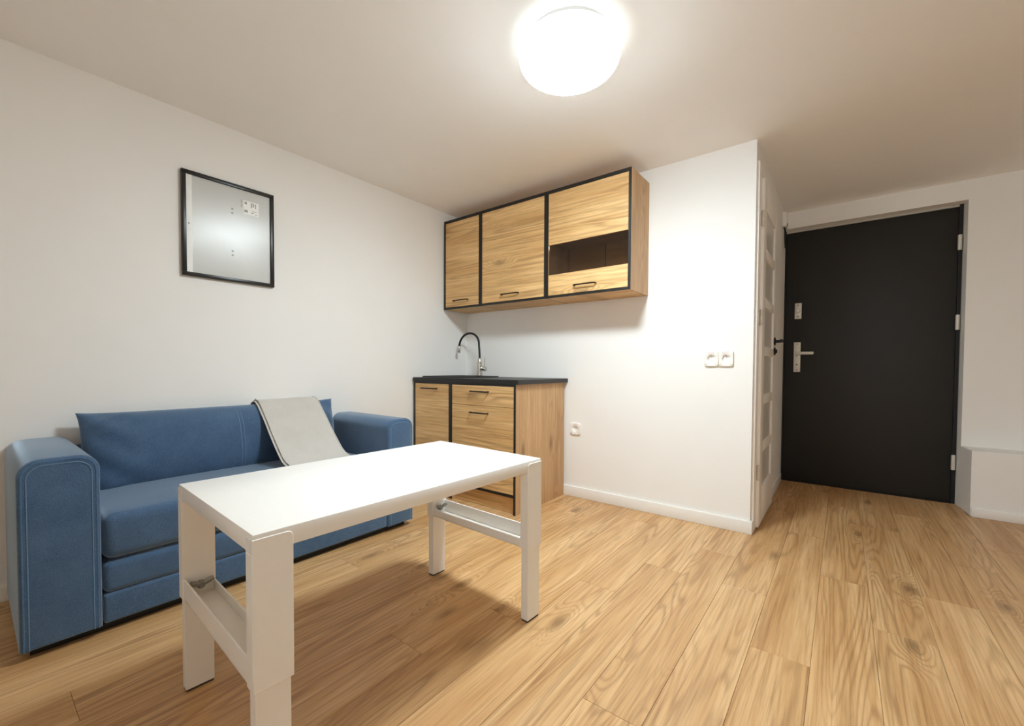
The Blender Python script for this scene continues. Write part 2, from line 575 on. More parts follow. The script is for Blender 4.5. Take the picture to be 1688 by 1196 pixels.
for z0, z1 in ((0.235, 0.442), (0.498, 0.727), (0.783, 1.017), (1.073, 1.307), (1.363, 1.597), (1.653, 1.87)):
    d2('pane', (LX0 + 0.006, LY0 + 0.105, z0), (LX1 - 0.009, LY1 - 0.105, z1), 'frosted', label='frosted glass pane')
for z in (1.80, 1.235, 0.335):
    bm = bmesh.new()
    lathe(bm, [(0, -0.045), (0.008, -0.045), (0.008, 0.045), (0, 0.045)], (XH + 0.024 - XH, 2.818 - HD0, z), 12)
    box(bm, (0.012, 2.800 - HD0, z - 0.04), (0.016, 2.824 - HD0, z + 0.04))
    h = obj('hinge', bm, 'satin', door2)
hb = bmesh.new()
lathe(hb, [(0, 0), (0.026, 0), (0.026, 0.008), (0.010, 0.010), (0.009, 0.055), (0, 0.055)], (LX1 - XH, 3.375 - HD0, 1.125), 20, 'x')
tube(hb, [(LX1 - XH + 0.050, 3.385 - HD0, 1.125), (LX1 - XH + 0.050, 3.27 - HD0, 1.125)], 0.009, 10)
o = obj('door_handle', hb, 'handle', door2)
o['label'] = 'black lever handle'
hb = bmesh.new()
lathe(hb, [(0, 0), (0.026, 0), (0.026, 0.008), (0.012, 0.010), (0.012, 0.018), (0, 0.018)], (LX1 - XH, 3.375 - HD0, 1.058), 20, 'x')
o = obj('lock_rosette', hb, 'handle', door2)
o['label'] = 'black round lock rosette'
d2('strike_plate', (XH + 0.0135, 3.455, 1.50), (XH + 0.0165, 3.475, 1.585), 'handle', label='black latch plate')

# ------------------------------------------------------------------ black entrance door (structure)
YD = 4.245
door1 = bpy.data.objects.new('door_1', None)
COL.objects.link(door1)
door1.location = (0.1, YD, 0)
door1['kind'] = 'structure'
door1['label'] = 'black entrance door with silver lever and lock plates'
def d1(name, lo, hi, mat, r=0.0, seg=1, parent=door1, label=None):
    s = Vector((0.1, YD, 0))
    return part(name, parent, Vector(lo) - s, Vector(hi) - s, mat, r, seg, label)
d1('leaf', (XH + 0.010, YD, 0.004), (0.616, YD + 0.05, 2.066), 'black_door', 0.003, 2)
d1('door_frame', (0.617, YD - 0.004, 0), (0.6365, YD + 0.06, DZ1), 'door_edge')
d1('door_frame', (XH, YD - 0.004, 0), (XH + 0.009, YD + 0.06, DZ1), 'door_edge')
d1('door_frame', (XH + 0.009, YD - 0.004, 2.067), (0.617, YD + 0.06, DZ1 - 0.001), 'frame_grey', label='light grey top frame bar')
d1('threshold', (XH + 0.009, YD - 0.01, 0.0), (0.617, YD + 0.06, 0.004), 'door_edge')
for z in (1.818, 1.268, 0.292):
    bm = bmesh.new()
    lathe(bm, [(0, -0.052), (0.010, -0.052), (0.0115, -0.05), (0.0115, 0.05), (0.010, 0.052), (0, 0.052)], (0.622 - 0.1, -0.016, z), 14)
    obj('hinge', bm, 'satin', door1)
    # second barrel half sits proud of the frame
pl = d1('lock_plate', (-0.324, YD - 0.010, 1.352), (-0.276, YD, 1.482), 'satin', 0.004, 2, label='silver upper lock plate')
bm = lathe(bmesh.new(), [(0, -0.030), (0.013, -0.030), (0.016, -0.024), (0.016, -0.010), (0, -0.010)], (-0.300 - 0.1, 0, 1.417), 20, 'y')
obj('thumb_turn', bm, 'satin', pl)
for z in (1.372, 1.464):
    bm = lathe(bmesh.new(), [(0, -0.0112), (0.0045, -0.0112), (0.0045, -0.009), (0, -0.009)], (-0.400, 0, z), 10, 'y')
    obj('screw', bm, 'socket_dark', pl)
pl = d1('handle_plate', (-0.325, YD - 0.010, 0.914), (-0.277, YD, 1.160), 'satin', 0.004, 2, label='silver handle plate')
bm = bmesh.new()
lathe(bm, [(0, -0.058), (0.011, -0.058), (0.011, -0.012), (0.016, -0.010), (0, -0.010)], (-0.302 - 0.1, 0, 1.068), 18, 'y')
box(bm, (-0.313 - 0.1, -0.062, 1.056), (-0.187 - 0.1, -0.046, 1.080), 0.004, 2)
o = obj('lever_handle', bm, 'satin', pl)
for z, r in ((1.145, 0.004), (0.975, 0.006), (0.930, 0.004), (1.045, 0.004)):
    bm = lathe(bmesh.new(), [(0, -0.0112), (r, -0.0112), (r, -0.009), (0, -0.009)], (-0.401, 0, z), 10, 'y')
    obj('screw', bm, 'socket_dark', pl)

# ------------------------------------------------------------------ ceiling lamp
LC = (-0.868, 1.472)
lamp = thing('ceiling_lamp', 'round glowing white dome lamp mounted on the ceiling', 'lamp', (LC[0], LC[1], H))
bm = lathe(bmesh.new(), [(0, 0), (0.160, 0), (0.160, -0.010), (0, -0.010)], seg=48)
obj('base_plate', bm, 'plastic', lamp)
bm = lathe(bmesh.new(), [(0.158, -0.012), (0.1655, -0.013), (0.167, -0.0155), (0.1655, -0.018), (0.158, -0.018), (0.158, -0.012)], seg=64)
o = obj('rim_ring', bm, 'ring', lamp)
o['label'] = 'thin grey rim ring'
pr = []
for k in range(0, 21):
    a = math.radians(35 - 125 * k / 20)
    ca, sa = max(0.0, math.cos(a)), math.sin(a)
    pr.append((0.196 * ca ** 0.80, -0.060 + 0.070 * math.copysign(abs(sa) ** 0.85, sa)))
pr[-1] = (0.0, -0.060 - 0.070)
bm = lathe(bmesh.new(), [(0.158, -0.0175)] + pr, seg=64)
obj('diffuser', bm, 'lamp', lamp, angle=180)

# ------------------------------------------------------------------ kitchen
def bar_handle(name, parent, x0, x1, y, z):
    """black bar pull on a front whose face is at y; drop posts"""
    bm = bmesh.new()
    yb = y - 0.026
    pts = [(x0 + 0.004, y, z), (x0 + 0.004, yb + 0.006, z), (x0 + 0.007, yb + 0.002, z), (x0 + 0.012, yb, z),
           (x1 - 0.012, yb, z), (x1 - 0.007, yb + 0.002, z), (x1 - 0.004, yb + 0.006, z), (x1 - 0.004, y, z)]
    tube(bm, pts, 0.0046, 8)
    return obj(name, bm, 'handle', parent)


def wall_unit(x0, x1, label, kind):
    yf, yb, z0, z1 = YK - 0.2931, YK - 0.002, 1.4081, 2.1279
    o = thing('wall_cabinet', label, 'cabinet', ((x0 + x1) / 2, yb, z0), group='wall cabinets over the worktop')
    s = Vector(o.location)
    def P(name, lo, hi, mat, r=0.0, seg=1, lab=None, parent=o):
        return part(name, parent, Vector(lo) - s, Vector(hi) - s, mat, r, seg, lab)
    t, e = 0.016, 0.003
    ye = yf + e
    P('side_panel', (x0, ye, z0), (x0 + t, yb, z1), 'wood_v')
    P('side_panel', (x1 - t, ye, z0), (x1, yb, z1), 'wood_v')
    P('top_panel', (x0 + t, ye, z1 - t), (x1 - t, yb, z1), 'wood_h')
    P('bottom_panel', (x0 + t, ye, z0), (x1 - t, yb, z0 + t), 'wood_h')
    # black edging on the carcass front
    bm = bmesh.new()
    box(bm, (x0 - s.x, yf - s.y, 0), (x0 + t - s.x, ye - s.y, z1 - z0))
    box(bm, (x1 - t - s.x, yf - s.y, 0), (x1 - s.x, ye - s.y, z1 - z0))
    box(bm, (x0 + t - s.x, yf - s.y, 0), (x1 - t - s.x, ye - s.y, t))
    box(bm, (x0 + t - s.x, yf - s.y, z1 - z0 - t - 0.006), (x1 - t - s.x, ye - s.y, z1 - z0))
    eo = obj('edge_trim', bm, 'black', o)
    eo['label'] = 'black carcass edging'
    dx0, dx1, dz0, dz1 = x0 + t + 0.0015, x1 - t - 0.0015, z0 + t + 0.0015, z1 - t - 0.0075
    df, db = yf + 0.001, yf + 0.017
    if kind == 'plain':
        P('back_panel', (x0 + t, yb - 0.004, z0 + t), (x1 - t, yb, z1 - t), 'wood_in')
        d = P('door', (dx0, df, dz0), (dx1, db, dz1), 'wood_h', 0.0008)
        return o, d, s
    xm = (x0 + x1) / 2
    P('back_panel', (x0 + t, yb - 0.004, z0 + t), (xm - 0.003, yb, z1 - t), 'wood_in')
    P('back_panel', (xm + 0.003, yb - 0.004, z0 + t), (x1 - t, yb, z1 - t), 'wood_in')
    P('back_strip', (xm - 0.003, yb - 0.003, z0 + t), (xm + 0.003, yb, z1 - t), 'black')
    P('shelf', (x0 + t, yf + 0.022, 1.797), (x1 - t, yb - 0.004, 1.813), 'wood_in')
    P('shelf', (x0 + t, yf + 0.022, 1.520), (x1 - t, yb - 0.004, 1.536), 'wood_in')
    P('inner_lining', (x0 + t, yf + 0.018, z0 + t), (x0 + t + 0.001, yb - 0.004, z1 - t), 'wood_in')
    P('inner_lining', (x1 - t - 0.001, yf + 0.018, z0 + t), (x1 - t, yb - 0.004, z1 - t), 'wood_in')
    d = P('door', (dx0, df, 1.763), (dx1, db, dz1), 'wood_h', 0.0008, lab='upper wooden board of the flap door')
    dl = P('door_panel', (dx0, df, dz0), (dx1, db, 1.562), 'wood_h', 0.0008)
    P('pane', (dx0, df + 0.006, 1.5625), (dx1, df + 0.010, 1.7625), 'smoked', lab='dark glass strip')
    return o, dl, s

uX = (-2.6029, -2.2029, -1.603, -1.004)
for k, (kind, lab, hx) in enumerate((
        ('plain', 'narrow oak wall cabinet in the corner by the sofa wall', (-2.486, -2.328)),
        ('plain', 'wide plain oak wall cabinet between narrow one and glazed one', (-1.990, -1.832)),
        ('glass', 'oak wall cabinet with dark glass strip across its door', (-1.384, -1.226)))):
    w, d, s = wall_unit(uX[k] + 0.0007, uX[k + 1] - 0.0007, lab, kind)
    bar_handle('handle', d, hx[0] - s.x, hx[1] - s.x, YK - 0.2921 - s.y, 1.4715 - s.z)

# base units
BY = YK - 0.6065
def base_unit(x0, x1, label):
    yf, yb, z1 = BY, YK - 0.016, 0.832
    o = thing('base_cabinet', label, 'cabinet', ((x0 + x1) / 2, (yf + yb) / 2, 0), group='base cabinets under the worktop')
    s = Vector(o.location)
    def P(name, lo, hi, mat, r=0.0, seg=1, lab=None, parent=o):
        return part(name, parent, Vector(lo) - s, Vector(hi) - s, mat, r, seg, lab)
    t, e = 0.016, 0.003
    ye = yf + e
    P('side_panel', (x0, ye, 0), (x0 + t, yb, z1), 'wood_v')
    P('side_panel', (x1 - t, ye, 0), (x1, yb, z1), 'wood_v')
    P('bottom_panel', (x0 + t, ye, 0.110), (x1 - t, yb, 0.126), 'wood_h')
    P('back_panel', (x0 + t, yb - 0.004, 0.126), (x1 - t, yb, z1), 'wood_in')
    P('kick_board', (x0 + t, yf + 0.030, 0.002), (x1 - t, yf + 0.044, 0.109), 'wood_h')
    bm = bmesh.new()
    box(bm, (x0 - s.x, yf - s.y, 0), (x0 + t - s.x, ye - s.y, z1))
    box(bm, (x1 - t - s.x, yf - s.y, 0), (x1 - s.x, ye - s.y, z1))
    box(bm, (x0 + t - s.x, yf - s.y, 0.110), (x1 - t - s.x, ye - s.y, 0.127))
    box(bm, (x0 + t - s.x, yf - s.y, 0.818), (x1 - t - s.x, ye - s.y, z1))
    eo = obj('edge_trim', bm, 'black', o)
    eo['label'] = 'black carcass edging'
    return o, s, P

o, s, P = base_unit(-2.6029, -2.2029, 'narrow oak base cabinet under the sink beside the sofa')
d = P('door', (-2.5854, BY + 0.001, 0.1285), (-2.2204, BY + 0.017, 0.8165), 'wood_h', 0.0008)
bar_handle('handle', d, -2.505 - s.x, -2.340 - s.x, BY + 0.001 - s.y, 0.782)
o, s, P = base_unit(-2.2025, -1.6165, 'wide oak base cabinet with drawers at the end of the worktop')
d = P('drawer', (-2.185, BY + 0.001, 0.683), (-1.634, BY + 0.017, 0.8165), 'wood_h', 0.0008)
bar_handle('handle', d, -2.000 - s.x, -1.840 - s.x, BY + 0.001 - s.y, 0.777)
d = P('drawer', (-2.185, BY + 0.001, 0.1285), (-1.634, BY + 0.017, 0.680), 'wood_h', 0.0008)
bar_handle('handle', d, -2.003 - s.x, -1.843 - s.x, BY + 0.001 - s.y, 0.634)

# worktop with a cut-out for the sink
wt = thing('worktop', 'black kitchen worktop lying over the oak base cabinets', 'worktop', (-2.1, 2.42, 0.832))
SX0, SX1, SY0, SY1 = -2.565, -2.155, 2.185, 2.585
bm = bmesh.new()
x0, x1, y0, y1 = -2.6065, -1.5965, BY - 0.004, YK - 0.003
for lo, hi in (((x0, y0), (x1, SY0)), ((x0, SY1), (x1, y1)), ((x0, SY0), (SX0, SY1)), ((SX1, SY0), (x1, SY1))):
    box(bm, (lo[0] + 2.1, lo[1] - 2.42, 0.0), (hi[0] + 2.1, hi[1] - 2.42, 0.029))
bmesh.ops.remove_doubles(bm, verts=bm.verts[:], dist=1e-5)
obj('slab', bm, 'worktop', wt)
part('edge_band', wt, (x0 + 2.1, y0 - 0.0015 - 2.42, 0.0), (x1 + 2.1, y0 - 2.42, 0.029), 'black', label='black front edge band')
part('edge_band', wt, (x1 + 2.1, y0 - 2.42, 0.0), (x1 + 0.0015 + 2.1, y1 - 2.42, 0.029), 'worktop')

# sink
sk = thing('sink', 'black inset sink with raised rim in the worktop', 'sink', ((SX0 + SX1) / 2, (SY0 + SY1) / 2, 0.861))
bm = bmesh.new()
cx, cy = (SX0 + SX1) / 2, (SY0 + SY1) / 2
def rr(hx, hy, r, z, n=5):
    return [bm.verts.new((p[0], p[1], z)) for p in round_rect(-hx, -hy, hx, hy, r, n)]
hx, hy = (SX1 - SX0) / 2, (SY1 - SY0) / 2
loops = [rr(hx + 0.016, hy + 0.016, 0.03, 0.0005), rr(hx + 0.015, hy + 0.015, 0.03, 0.008), rr(hx + 0.012, hy + 0.012, 0.03, 0.011),
         rr(hx - 0.004, hy - 0.004, 0.03, 0.010), rr(hx - 0.012, hy - 0.012, 0.04, 0.002), rr(hx - 0.03, hy - 0.03, 0.05, -0.02)]
for A, B in zip(loops, loops[1:]):
    n = len(A)
    for k in range(n):
        bm.faces.new((A[k], A[(k + 1) % n], B[(k + 1) % n], B[k]))
bm.faces.new(loops[-1])
obj('basin', bm, 'sink', sk)
bm = lathe(bmesh.new(), [(0, -0.0185), (0.03, -0.0185), (0.034, -0.0195), (0, -0.0195)], (0, 0.05, 0), 24)
obj('drain', bm, 'steel', sk)

# tap
tp = thing('kitchen_tap', 'kitchen tap with black flexible hose and steel body at the sink', 'tap', (-2.345, 2.585, 0.8725))
bm = lathe(bmesh.new(), [(0, 0), (0.026, 0), (0.026, 0.006), (0.021, 0.008), (0.021, 0.105), (0.017, 0.110), (0.014, 0.140), (0.012, 0.142), (0, 0.142)], seg=24)
obj('body', bm, 'steel', tp)
bm = bmesh.new()
hose = []
for k in range(25):
    a = k / 24
    if a < 0.25:
        hose.append((-0.02 * (a / .25) ** 2 * 0.5, 0, 0.138 + 0.14 * a / 0.25 * 0.9))
    else:
        b = math.pi * (a - 0.25) / 0.75
        hose.append((-0.10 + 0.092 * math.cos(b) - 0.006 * b / math.pi, -0.035 * (1 - math.cos(b)) / 2, 0.262 + 0.098 * math.sin(b) - 0.025 * b / math.pi))
tube(bm, hose, 0.0085, 12)
o = obj('hose', bm, 'rubber', tp)
o['label'] = 'black flexible hose'
e = Vector(hose[-1])
dn = (Vector(hose[-1]) - Vector(hose[-2])).normalized()
bm = tube(bmesh.new(), [e - dn * 0.004, e + dn * 0.002, e + dn * 0.010, e + dn * 0.045, e + dn * 0.048], [0.0088, 0.0105, 0.011, 0.0125, 0.011], 14)
obj('spout', bm, 'steel', tp)
bm = bmesh.new()
tube(bm, [(0.012, 0, 0.055), (0.050, -0.004, 0.055), (0.052, -0.004, 0.055), (0.066, -0.005, 0.055), (0.068, -0.005, 0.055)], [0.013, 0.013, 0.0175, 0.0175, 0.015], 18)
tube(bm, [(0.058, -0.004, 0.070), (0.060, -0.004, 0.145)], [0.004, 0.003], 8)
obj('mixer_lever', bm, 'steel', tp)

# ------------------------------------------------------------------ power sockets
def socket(label, x0, x1, z0, z1, n, name='power_socket'):
    o = thing(name, label, 'socket', ((x0 + x1) / 2, YK, (z0 + z1) / 2), group='white power sockets on the kitchen wall')
    w, h = x1 - x0, z1 - z0
    cell = w / n
    for k in range(n):
        c = -w / 2 + cell * (k + 0.5)
        f = bmesh.new()
        # square plate with a round recess
        seg = 32
        outer, inner = [], []
        hw, hh = cell / 2 - (0.0006 if n > 1 else 0), h / 2
        rings = []
        for (kind, r, y) in (('sq', 1.0, 0.0), ('sq', 1.0, -0.010), ('sq', 0.95, -0.013), ('c', 0.0225, -0.013), ('c', 0.0205, -0.011), ('c', 0.0195, 0.004), ):
            ring = []
            for j in range(seg):
                a = 2 * math.pi * (j + 0.5) / seg
                ca, sa = math.cos(a), math.sin(a)
                if kind == 'sq':
                    m = max(abs(ca), abs(sa))
                    ring.append(f.verts.new((c + hw * r * ca / m, y, hh * r * sa / m)))
                else:
                    ring.append(f.verts.new((c + r * ca, y, r * sa)))
            rings.append(ring)
        for A, B in zip(rings, rings[1:]):
            for j in range(seg):
                f.faces.new((A[j], A[(j + 1) % seg], B[(j + 1) % seg], B[j]))
        f.faces.new(rings[-1])
        p = obj('face_plate', f, 'plastic', o, angle=50)
        g = bmesh.new()
        for dx in (-0.0095, 0.0095):
            lathe(g, [(0, 0.0025), (0.003, 0.0025), (0.003, 0.0035), (0, 0.0035)], (c + dx, 0, 0), 10, 'y')
        obj('contact_hole', g, 'socket_dark', p)
        g = tube(bmesh.new(), [(c, 0.003, 0.0115), (c, -0.009, 0.0115), (c, -0.011, 0.0115)], [0.0024, 0.0024, 0.0012], 8)
        obj('earth_pin', g, 'steel', p)
    return o
socket('white double socket at mid height near the wall corner', -0.655, -0.497, 0.952, 1.043, 2, 'double_socket')
socket('white single socket low on the wall beside the base cabinet', -1.568, -1.485, 0.455, 0.538, 1)

# ------------------------------------------------------------------ picture frame
pf = thing('picture_frame', 'black picture frame with pale grey sheet on the wall above the sofa', 'picture frame', (XL, 0.8907, 1.6574))
hy, hz, b = 0.217, 0.263, 0.019
def fr(y0, z0, y1, z1):
    return box(bmesh.new(), (0.001, y0, z0), (0.021, y1, z1), 0.002, 2)
obj('frame_bar', fr(-hy, hz - b, hy, hz), 'picture_frame', pf)
obj('frame_bar', fr(-hy, -hz, hy, -hz + b), 'picture_frame', pf)
obj('frame_bar', fr(-hy, -hz + b, -hy + b, hz - b), 'picture_frame', pf)
obj('frame_bar', fr(hy - b, -hz + b, hy, hz - b), 'picture_frame', pf)
obj('sheet', box(bmesh.new(), (0.004, -hy + b - 0.002, -hz + b - 0.002), (0.011, hy - b + 0.002, hz - b + 0.002)), 'sheet', pf)
o = part('edge_strip', pf, (0.011, -hy + b, -hz + b), (0.0118, -hy + b + 0.026, hz - b), 'strip', label='white paper strip along the left edge')
lb = part('paper_label', pf, (0.011, 0.062, 0.118), (0.0117, 0.140, 0.192), 'label', label='small white printed label')
bm = bmesh.new()
for (y0, z0, y1, z1) in ((0.068, 0.172, 0.080, 0.186), (0.066, 0.128, 0.084, 0.142), (0.100, 0.160, 0.106, 0.186), (0.110, 0.166, 0.116, 0.186),
                         (0.121, 0.160, 0.126, 0.184), (0.100, 0.130, 0.116, 0.134), (0.106, 0.140, 0.128, 0.143), (0.120, 0.124, 0.134, 0.127)):
    box(bm, (0.0117, y0, z0), (0.0120, y1, z1))
o = obj('print', bm, 'print_mark', lb)
o['kind'] = 'stuff'
bm = bmesh.new()
for k in range(6):
    box(bm, (0.011, 0.050, 0.150 + k * 0.007), (0.0113, 0.056, 0.154 + k * 0.007))
for y0, z0 in ((0.008, 0.128), (0.008, 0.106), (0.008, -0.098), (0.008, -0.120)):
    lathe(bm, [(0, 0.011), (0.006, 0.011), (0.006, 0.0113), (0, 0.0113)], (0, y0, z0), 10, 'x')
lathe(bm, [(0, 0.0118), (0.004, 0.0118), (0.004, 0.0121), (0, 0.0121)], (0, -0.186, 0.0), 10, 'x')
o = obj('printed_mark', bm, 'print_mark', pf)
o['kind'] = 'stuff'

# ------------------------------------------------------------------ sofa
SFX = -2.012                      # front
sofa = thing('sofa', 'blue fabric two-seat sofa with square arms against the white wall', 'sofa', (-2.31, 0.862, 0))
so = Vector(sofa.location)
AY = (0.090, 0.281, 1.455, 1.632)
def soft_box(lo, hi, r, seg=4):
    return box(bmesh.new(), Vector(lo) - so, Vector(hi) - so, r, seg)
def arm(y0, y1):
    poly = round_rect(y0 - so.y, 0.032, y1 - so.y, 0.640, 0.055, 8, 'tr tl')
    bm = prism(bmesh.new(), poly, -2.612 - so.x, SFX - so.x, 'x', 0.010, 3)
    a = obj('armrest', bm, 'blue', sofa, angle=40)
    for ins, rad, mt, nm in ((0.010, 0.0030, 'blue_pipe', 'piping'), (0.021, 0.0014, 'blue_stitch', 'stitching')):
        pts = round_rect(y0 + ins - so.y, 0.034, y1 - ins - so.y, 0.640 - ins, 0.055 - ins * 0.7, 8, 'tr tl')
        # open run: bottom right -> over the top -> bottom left
        b = [p for p in pts]
        xs = SFX - so.x + (0.0005 if ins > 0.015 else -0.0015)
        run = [(xs, p[0], p[1]) for p in b]
        tb = tube(bmesh.new(), run, rad, 6)
        obj(nm, tb, mt, a)
    return a
arm(AY[0], AY[1])
arm(AY[2], AY[3])
Y0, Y1 = AY[1] + 0.004, AY[2] - 0.003
# seat cushion: crowned box
def cushion_box(lo, hi, r, crown, nx=10, ny=22):
    bm = soft_box(lo, hi, r, 5)
    l, h = Vector(lo) - so, Vector(hi) - so
    bmesh.ops.subdivide_edges(bm, edges=[e for e in bm.edges if e.calc_length() > 0.15], cuts=9, use_grid_fill=True)
    for v in bm.verts:
        u = (v.co.y - l.y) / (h.y - l.y) * 2 - 1
        w = (v.co.x - l.x) / (h.x - l.x) * 2 - 1
        if v.co.z > h.z - r * 1.2:
            v.co.z += crown * (1 - u ** 4) * (1 - w ** 4)
        if v.co.x > h.x - r * 1.2:
            zz = (v.co.z - l.z) / (h.z - l.z) * 2 - 1
            v.co.x += crown * 0.5 * (1 - u ** 4) * (1 - zz ** 2)
    return bm
obj('seat_cushion', cushion_box((-2.585, Y0, 0.253), (SFX - 0.004, Y1, 0.415), 0.034, 0.012), 'blue', sofa, angle=180)
obj('lower_cushion', cushion_box((-2.585, Y0, 0.137), (SFX - 0.008, Y1, 0.246), 0.022, 0.003), 'blue', sofa, angle=180)
obj('base_panel', cushion_box((-2.585, Y0, 0.034), (SFX - 0.006, Y1, 0.136), 0.010, 0.0), 'blue', sofa, angle=180)
obj('backrest', soft_box((-2.612, Y0, 0.05), (-2.588, Y1, 0.60), 0.015, 3), 'blue', sofa)
# recessed black plinth the sofa stands on
bm = bmesh.new()
box(bm, Vector((-2.58, 0.115, 0.0)) - so, Vector((SFX - 0.045, 1.60, 0.034)) - so)
o = obj('plinth', bm, 'rubber', sofa)
o['label'] = 'recessed black plinth'

# back cushion: long pillow with pinched corners
def pillow(L, Hh, T, nu=64, nv=28):
    bm = bmesh.new()
    def surf(u, v, sgn):
        fu = max(0.0, 1 - abs(u) ** 9) ** 0.55
        fv = max(0.0, 1 - abs(v) ** 2.6) ** 0.62
        t = T / 2 * fu * fv
        y = L / 2 * u * (1 - 0.022 * (1 - v ** 4))
        z = Hh / 2 * v * (1 - 0.045 * (1 - u ** 8))
        w = 0.0
        ed = abs(u)
        if ed > 0.55:
            k = (ed - 0.55) / 0.45
            w += 0.010 * k * math.sin(v * 9 + u * 19) * fu
            w += 0.004 * k * math.sin(v * 23 - u * 31 + 1.0) * fu
        w += 0.006 * mnoise.noise(Vector((y * 4, z * 5, sgn * 3.1))) * fv
        return Vector((sgn * (t + w * (1 if t > 0.004 else 0)), y, z))
    g = {}
    for sgn in (1, -1):
        for i in range(nu + 1):
            for j in range(nv + 1):
                # denser samples near the ends
                u = math.sin((i / nu - 0.5) * math.pi)
                v = math.sin((j / nv - 0.5) * math.pi)
                key = (i, j, sgn)
                if sgn == -1 and (i in (0, nu) or j in (0, nv)):
                    g[key] = g[(i, j, 1)]
                else:
                    g[key] = bm.verts.new(surf(u, v, sgn))
    for sgn in (1, -1):
        for i in range(nu):
            for j in range(nv):
                q = [g[(i, j, sgn)], g[(i + 1, j, sgn)], g[(i + 1, j + 1, sgn)], g[(i, j + 1, sgn)]]
                bm.faces.new(q if sgn == 1 else q[::-1])
    return bm, surf
CL, CH, CT = 1.136, 0.366, 0.170
bm, csurf = pillow(CL, CH, CT)
tilt = math.radians(-13.0)
Mx = Matrix.Translation(Vector((-2.506, 0.850, 0.560))) @ Matrix.Rotation(tilt, 4, 'Y')
bmesh.ops.transform(bm, matrix=Matrix.Translation(-so) @ Mx, verts=bm.verts[:])
bc = obj('back_cushion', bm, 'blue', sofa, angle=180)
# two pairs of decorative stitch lines
for yc in (0.022, 0.40):
    for dy in (-0.008, 0.008):
        pts = []
        for k in range(30):
            v = -0.82 + 1.78 * k / 29
            u = (yc + dy) / (CL / 2)
            p = csurf(u, v, 1)
            p.x += 0.0006
            pts.append((Matrix.Translation(-so) @ Mx) @ p)
        obj('stitching', tube(bmesh.new(), pts, 0.0018, 6), 'blue_stitch', bc)

# ------------------------------------------------------------------ grey throw over the back cushion
th = thing('throw_blanket', 'folded grey throw draped over the back cushion of the blue sofa', 'blanket', (-2.3, 1.135, 0.43))
to = Vector(th.location)
path = [(-2.606, 0.684), (-2.596, 0.710), (-2.575, 0.734), (-2.548, 0.748), (-2.518, 0.742), (-2.480, 0.716), (-2.444, 0.678),
        (-2.402, 0.640), (-2.345, 0.577), (-2.270, 0.506), (-2.232, 0.471), (-2.195, 0.450), (-2.150, 0.439), (-2.070, 0.437)]
def drape(off, y0, y1, rough, skew=0.0, nw=24, start=0):
    bm = bmesh.new()
    grid = []
    P = path[start:]
    for i, (x, z) in enumerate(P):
        a = Vector(P[max(i - 1, 0)])
        b = Vector(P[min(i + 1, len(P) - 1)])
        d = (b - a).normalized()
        n = Vector((-d.y, d.x))
        if n.y < 0:
            n = -n
        row = []
        for j in range(nw + 1):
            t = j / nw
            y = y0 + (y1 - y0) * t + skew * i / len(P)
            w = rough * mnoise.noise(Vector((y * 7, i * 0.35, off * 100)))
            row.append(bm.verts.new((x + n.x * (off + w) - to.x, y - to.y, z + n.y * (off + w) - to.z)))
        grid.append(row)
    for A, B in zip(grid, grid[1:]):
        for j in range(nw):
            bm.faces.new((A[j], A[j + 1], B[j + 1], B[j]))
    return bm
for off, y0, y1, nm, mt in ((0.000, 0.966, 1.306, 'lower_layer', 'grey_cloth'), (0.007, 0.980, 1.302, 'upper_layer', 'grey_cloth')):
    bm = drape(off, y0, y1, 0.003)
    o = obj(nm, bm, mt, th, angle=180)
    md = o.modifiers.new('thickness', 'SOLIDIFY')
    md.thickness = 0.004
    md.offset = 1.0
    md = o.modifiers.new('smooth', 'SUBSURF')
    md.levels = md.render_levels = 2
def edge_run(y, off):
    pts = []
    for i, (x, z) in enumerate(path):
        a = Vector(path[max(i - 1, 0)])
        b = Vector(path[min(i + 1, len(path) - 1)])
        d = (b - a).normalized()
        n = Vector((-d.y, d.x))
        if n.y < 0:
            n = -n
        w = 0.003 * mnoise.noise(Vector((y * 7, i * 0.35, off * 100)))
        pts.append((x + n.x * (off + w) - to.x, y - to.y, z + n.y * (off + w) - to.z))
    return pts
obj('hem', tube(bmesh.new(), edge_run(0.980, 0.010), 0.0032, 6), 'grey_cloth', th)
obj('hem', tube(bmesh.new(), edge_run(1.302, 0.010), 0.0032, 6), 'grey_cloth', th)

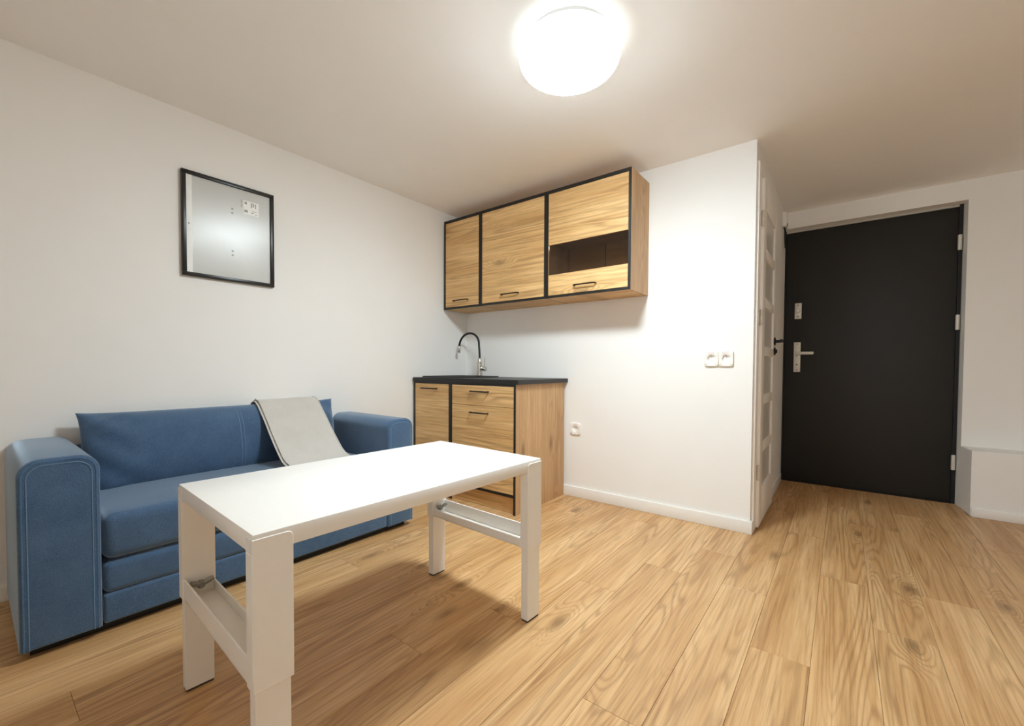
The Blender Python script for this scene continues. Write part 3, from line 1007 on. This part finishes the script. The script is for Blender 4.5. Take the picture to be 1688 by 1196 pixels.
# ------------------------------------------------------------------ white table
tb = thing('side_table', 'white rectangular table with shelf trays between its legs in front of the blue sofa', 'table', (-1.1986, 0.8505, 0), math.radians(-2.331))
TW, TL_, TZ = 0.2875, 0.489, 0.5991
obj('tabletop', box(bmesh.new(), (-TW, -TL_, TZ - 0.042), (TW, TL_, TZ), 0.0025, 2), 'table', tb)
LT, LWD = 0.036, 0.070
for sx in (-1, 1):
    for sy in (-1, 1):
        xo, yo = sx * (TW + 0.002), sy * (TL_ + 0.002)
        # upper sleeve with a rounded inner top corner, thin plate standing just proud of the top's edge
        xa, xb = sorted((xo, xo - sx * 0.004))
        ya, yb = sorted((yo, yo - sy * 0.080))
        bm = bmesh.new()
        poly = round_rect(ya, 0.272, yb, TZ - 0.010, 0.012, 6, 'tl' if sy > 0 else 'tr')
        prism(bm, poly, xa, xb, 'x', 0.001)
        xc, xd = sorted((xo - sx * 0.004, xo - sx * (LT + 0.002)))
        box(bm, (xc, ya, 0.272), (xd, yb, TZ - 0.042), 0.0015)
        xe, xf = sorted((xo, xo - sx * (LT + 0.002)))
        yc, yd = sorted((yo, yo - sy * 0.002))
        box(bm, (xe, yc, TZ - 0.042), (xf, yd, TZ - 0.010), 0.0008)
        leg = obj('leg', bm, 'table', tb)
        xi, xj = sorted((xo - sx * 0.004, xo - sx * (LT + 0.000)))
        yi, yj = sorted((yo - sy * 0.005, yo - sy * (0.005 + LWD)))
        obj('leg_extension', box(bmesh.new(), (xi, yi, 0.006), (xj, yj, 0.274), 0.0015), 'table', leg)
        obj('glide', box(bmesh.new(), (xi + 0.002, yi + 0.002, 0.0), (xj - 0.002, yj - 0.002, 0.007)), 'foot', leg)
# shelf trays between each pair of legs
for sy in (-1, 1):
    yo = sy * TL_
    x0, x1 = -(TW - LT), TW - LT
    bm = bmesh.new()
    zb = 0.276
    box(bm, (x0, min(yo, yo - sy * 0.078), zb), (x1, max(yo, yo - sy * 0.078), zb + 0.004), 0.0008)
    box(bm, (x0, min(yo, yo - sy * 0.005), zb), (x1, max(yo, yo - sy * 0.005), zb + 0.056), 0.0012)
    yi = yo - sy * 0.073
    box(bm, (x0, min(yi, yi - sy * 0.005), zb), (x1, max(yi, yi - sy * 0.005), zb + 0.030), 0.0012)
    tr = obj('tray', bm, 'table', tb)
    for sx in (-1,):
        bm = bmesh.new()
        xw = sx * (TW - LT - 0.006)
        cyw = yo - sy * 0.040
        # wing screw: hub, two wings
        lathe(bm, [(0, -0.006), (0.011, -0.006), (0.011, 0.006), (0.007, 0.012), (0, 0.012)] if sx < 0 else [(0, 0.006), (0.011, 0.006), (0.011, -0.006), (0.007, -0.012), (0, -0.012)], (xw, cyw, zb + 0.030), 14, 'x')
        for dy in (-1, 1):
            tube(bm, [(xw - sx * 0.004, cyw + dy * 0.005, zb + 0.032), (xw - sx * 0.012, cyw + dy * 0.018, zb + 0.041), (xw - sx * 0.014, cyw + dy * 0.028, zb + 0.045)], [0.007, 0.008, 0.006], 8)
        o = obj('wing_screw', bm, 'zinc', tr)
        o['label'] = 'grey wing screw'

# ------------------------------------------------------------------ small box and cable by the entrance door
cb = thing('chime_box', 'small white box high on the hall wall next to the black door', 'doorbell', (XH, 4.03, 2.12))
part('housing', cb, (0.0, -0.05, -0.055), (0.030, 0.05, 0.055), 'plastic', 0.004, 2)
bm = lathe(bmesh.new(), [(0, 0.030), (0.011, 0.030), (0.011, 0.034), (0, 0.034)], (0.0, -0.012, -0.040), 14, 'x')
o = obj('lens', bm, 'socket_dark', cb)
o['label'] = 'dark round lens'
bm = bmesh.new()
pts = []
for k in range(17):
    a = math.pi * 2 * k / 16
    pts.append((XH + 0.012 + 0.006 * math.sin(a * 0.5), 4.06 - 0.03 * math.sin(a), 1.985 + 0.075 * math.cos(a)))
tube(bm, [(XH + 0.010, 4.03, 2.066)] + pts, 0.006, 8)
o = obj('cable', bm, 'rubber')
o['label'] = 'short black cable looped on the hall wall below the small white box'
o['category'] = 'cable'
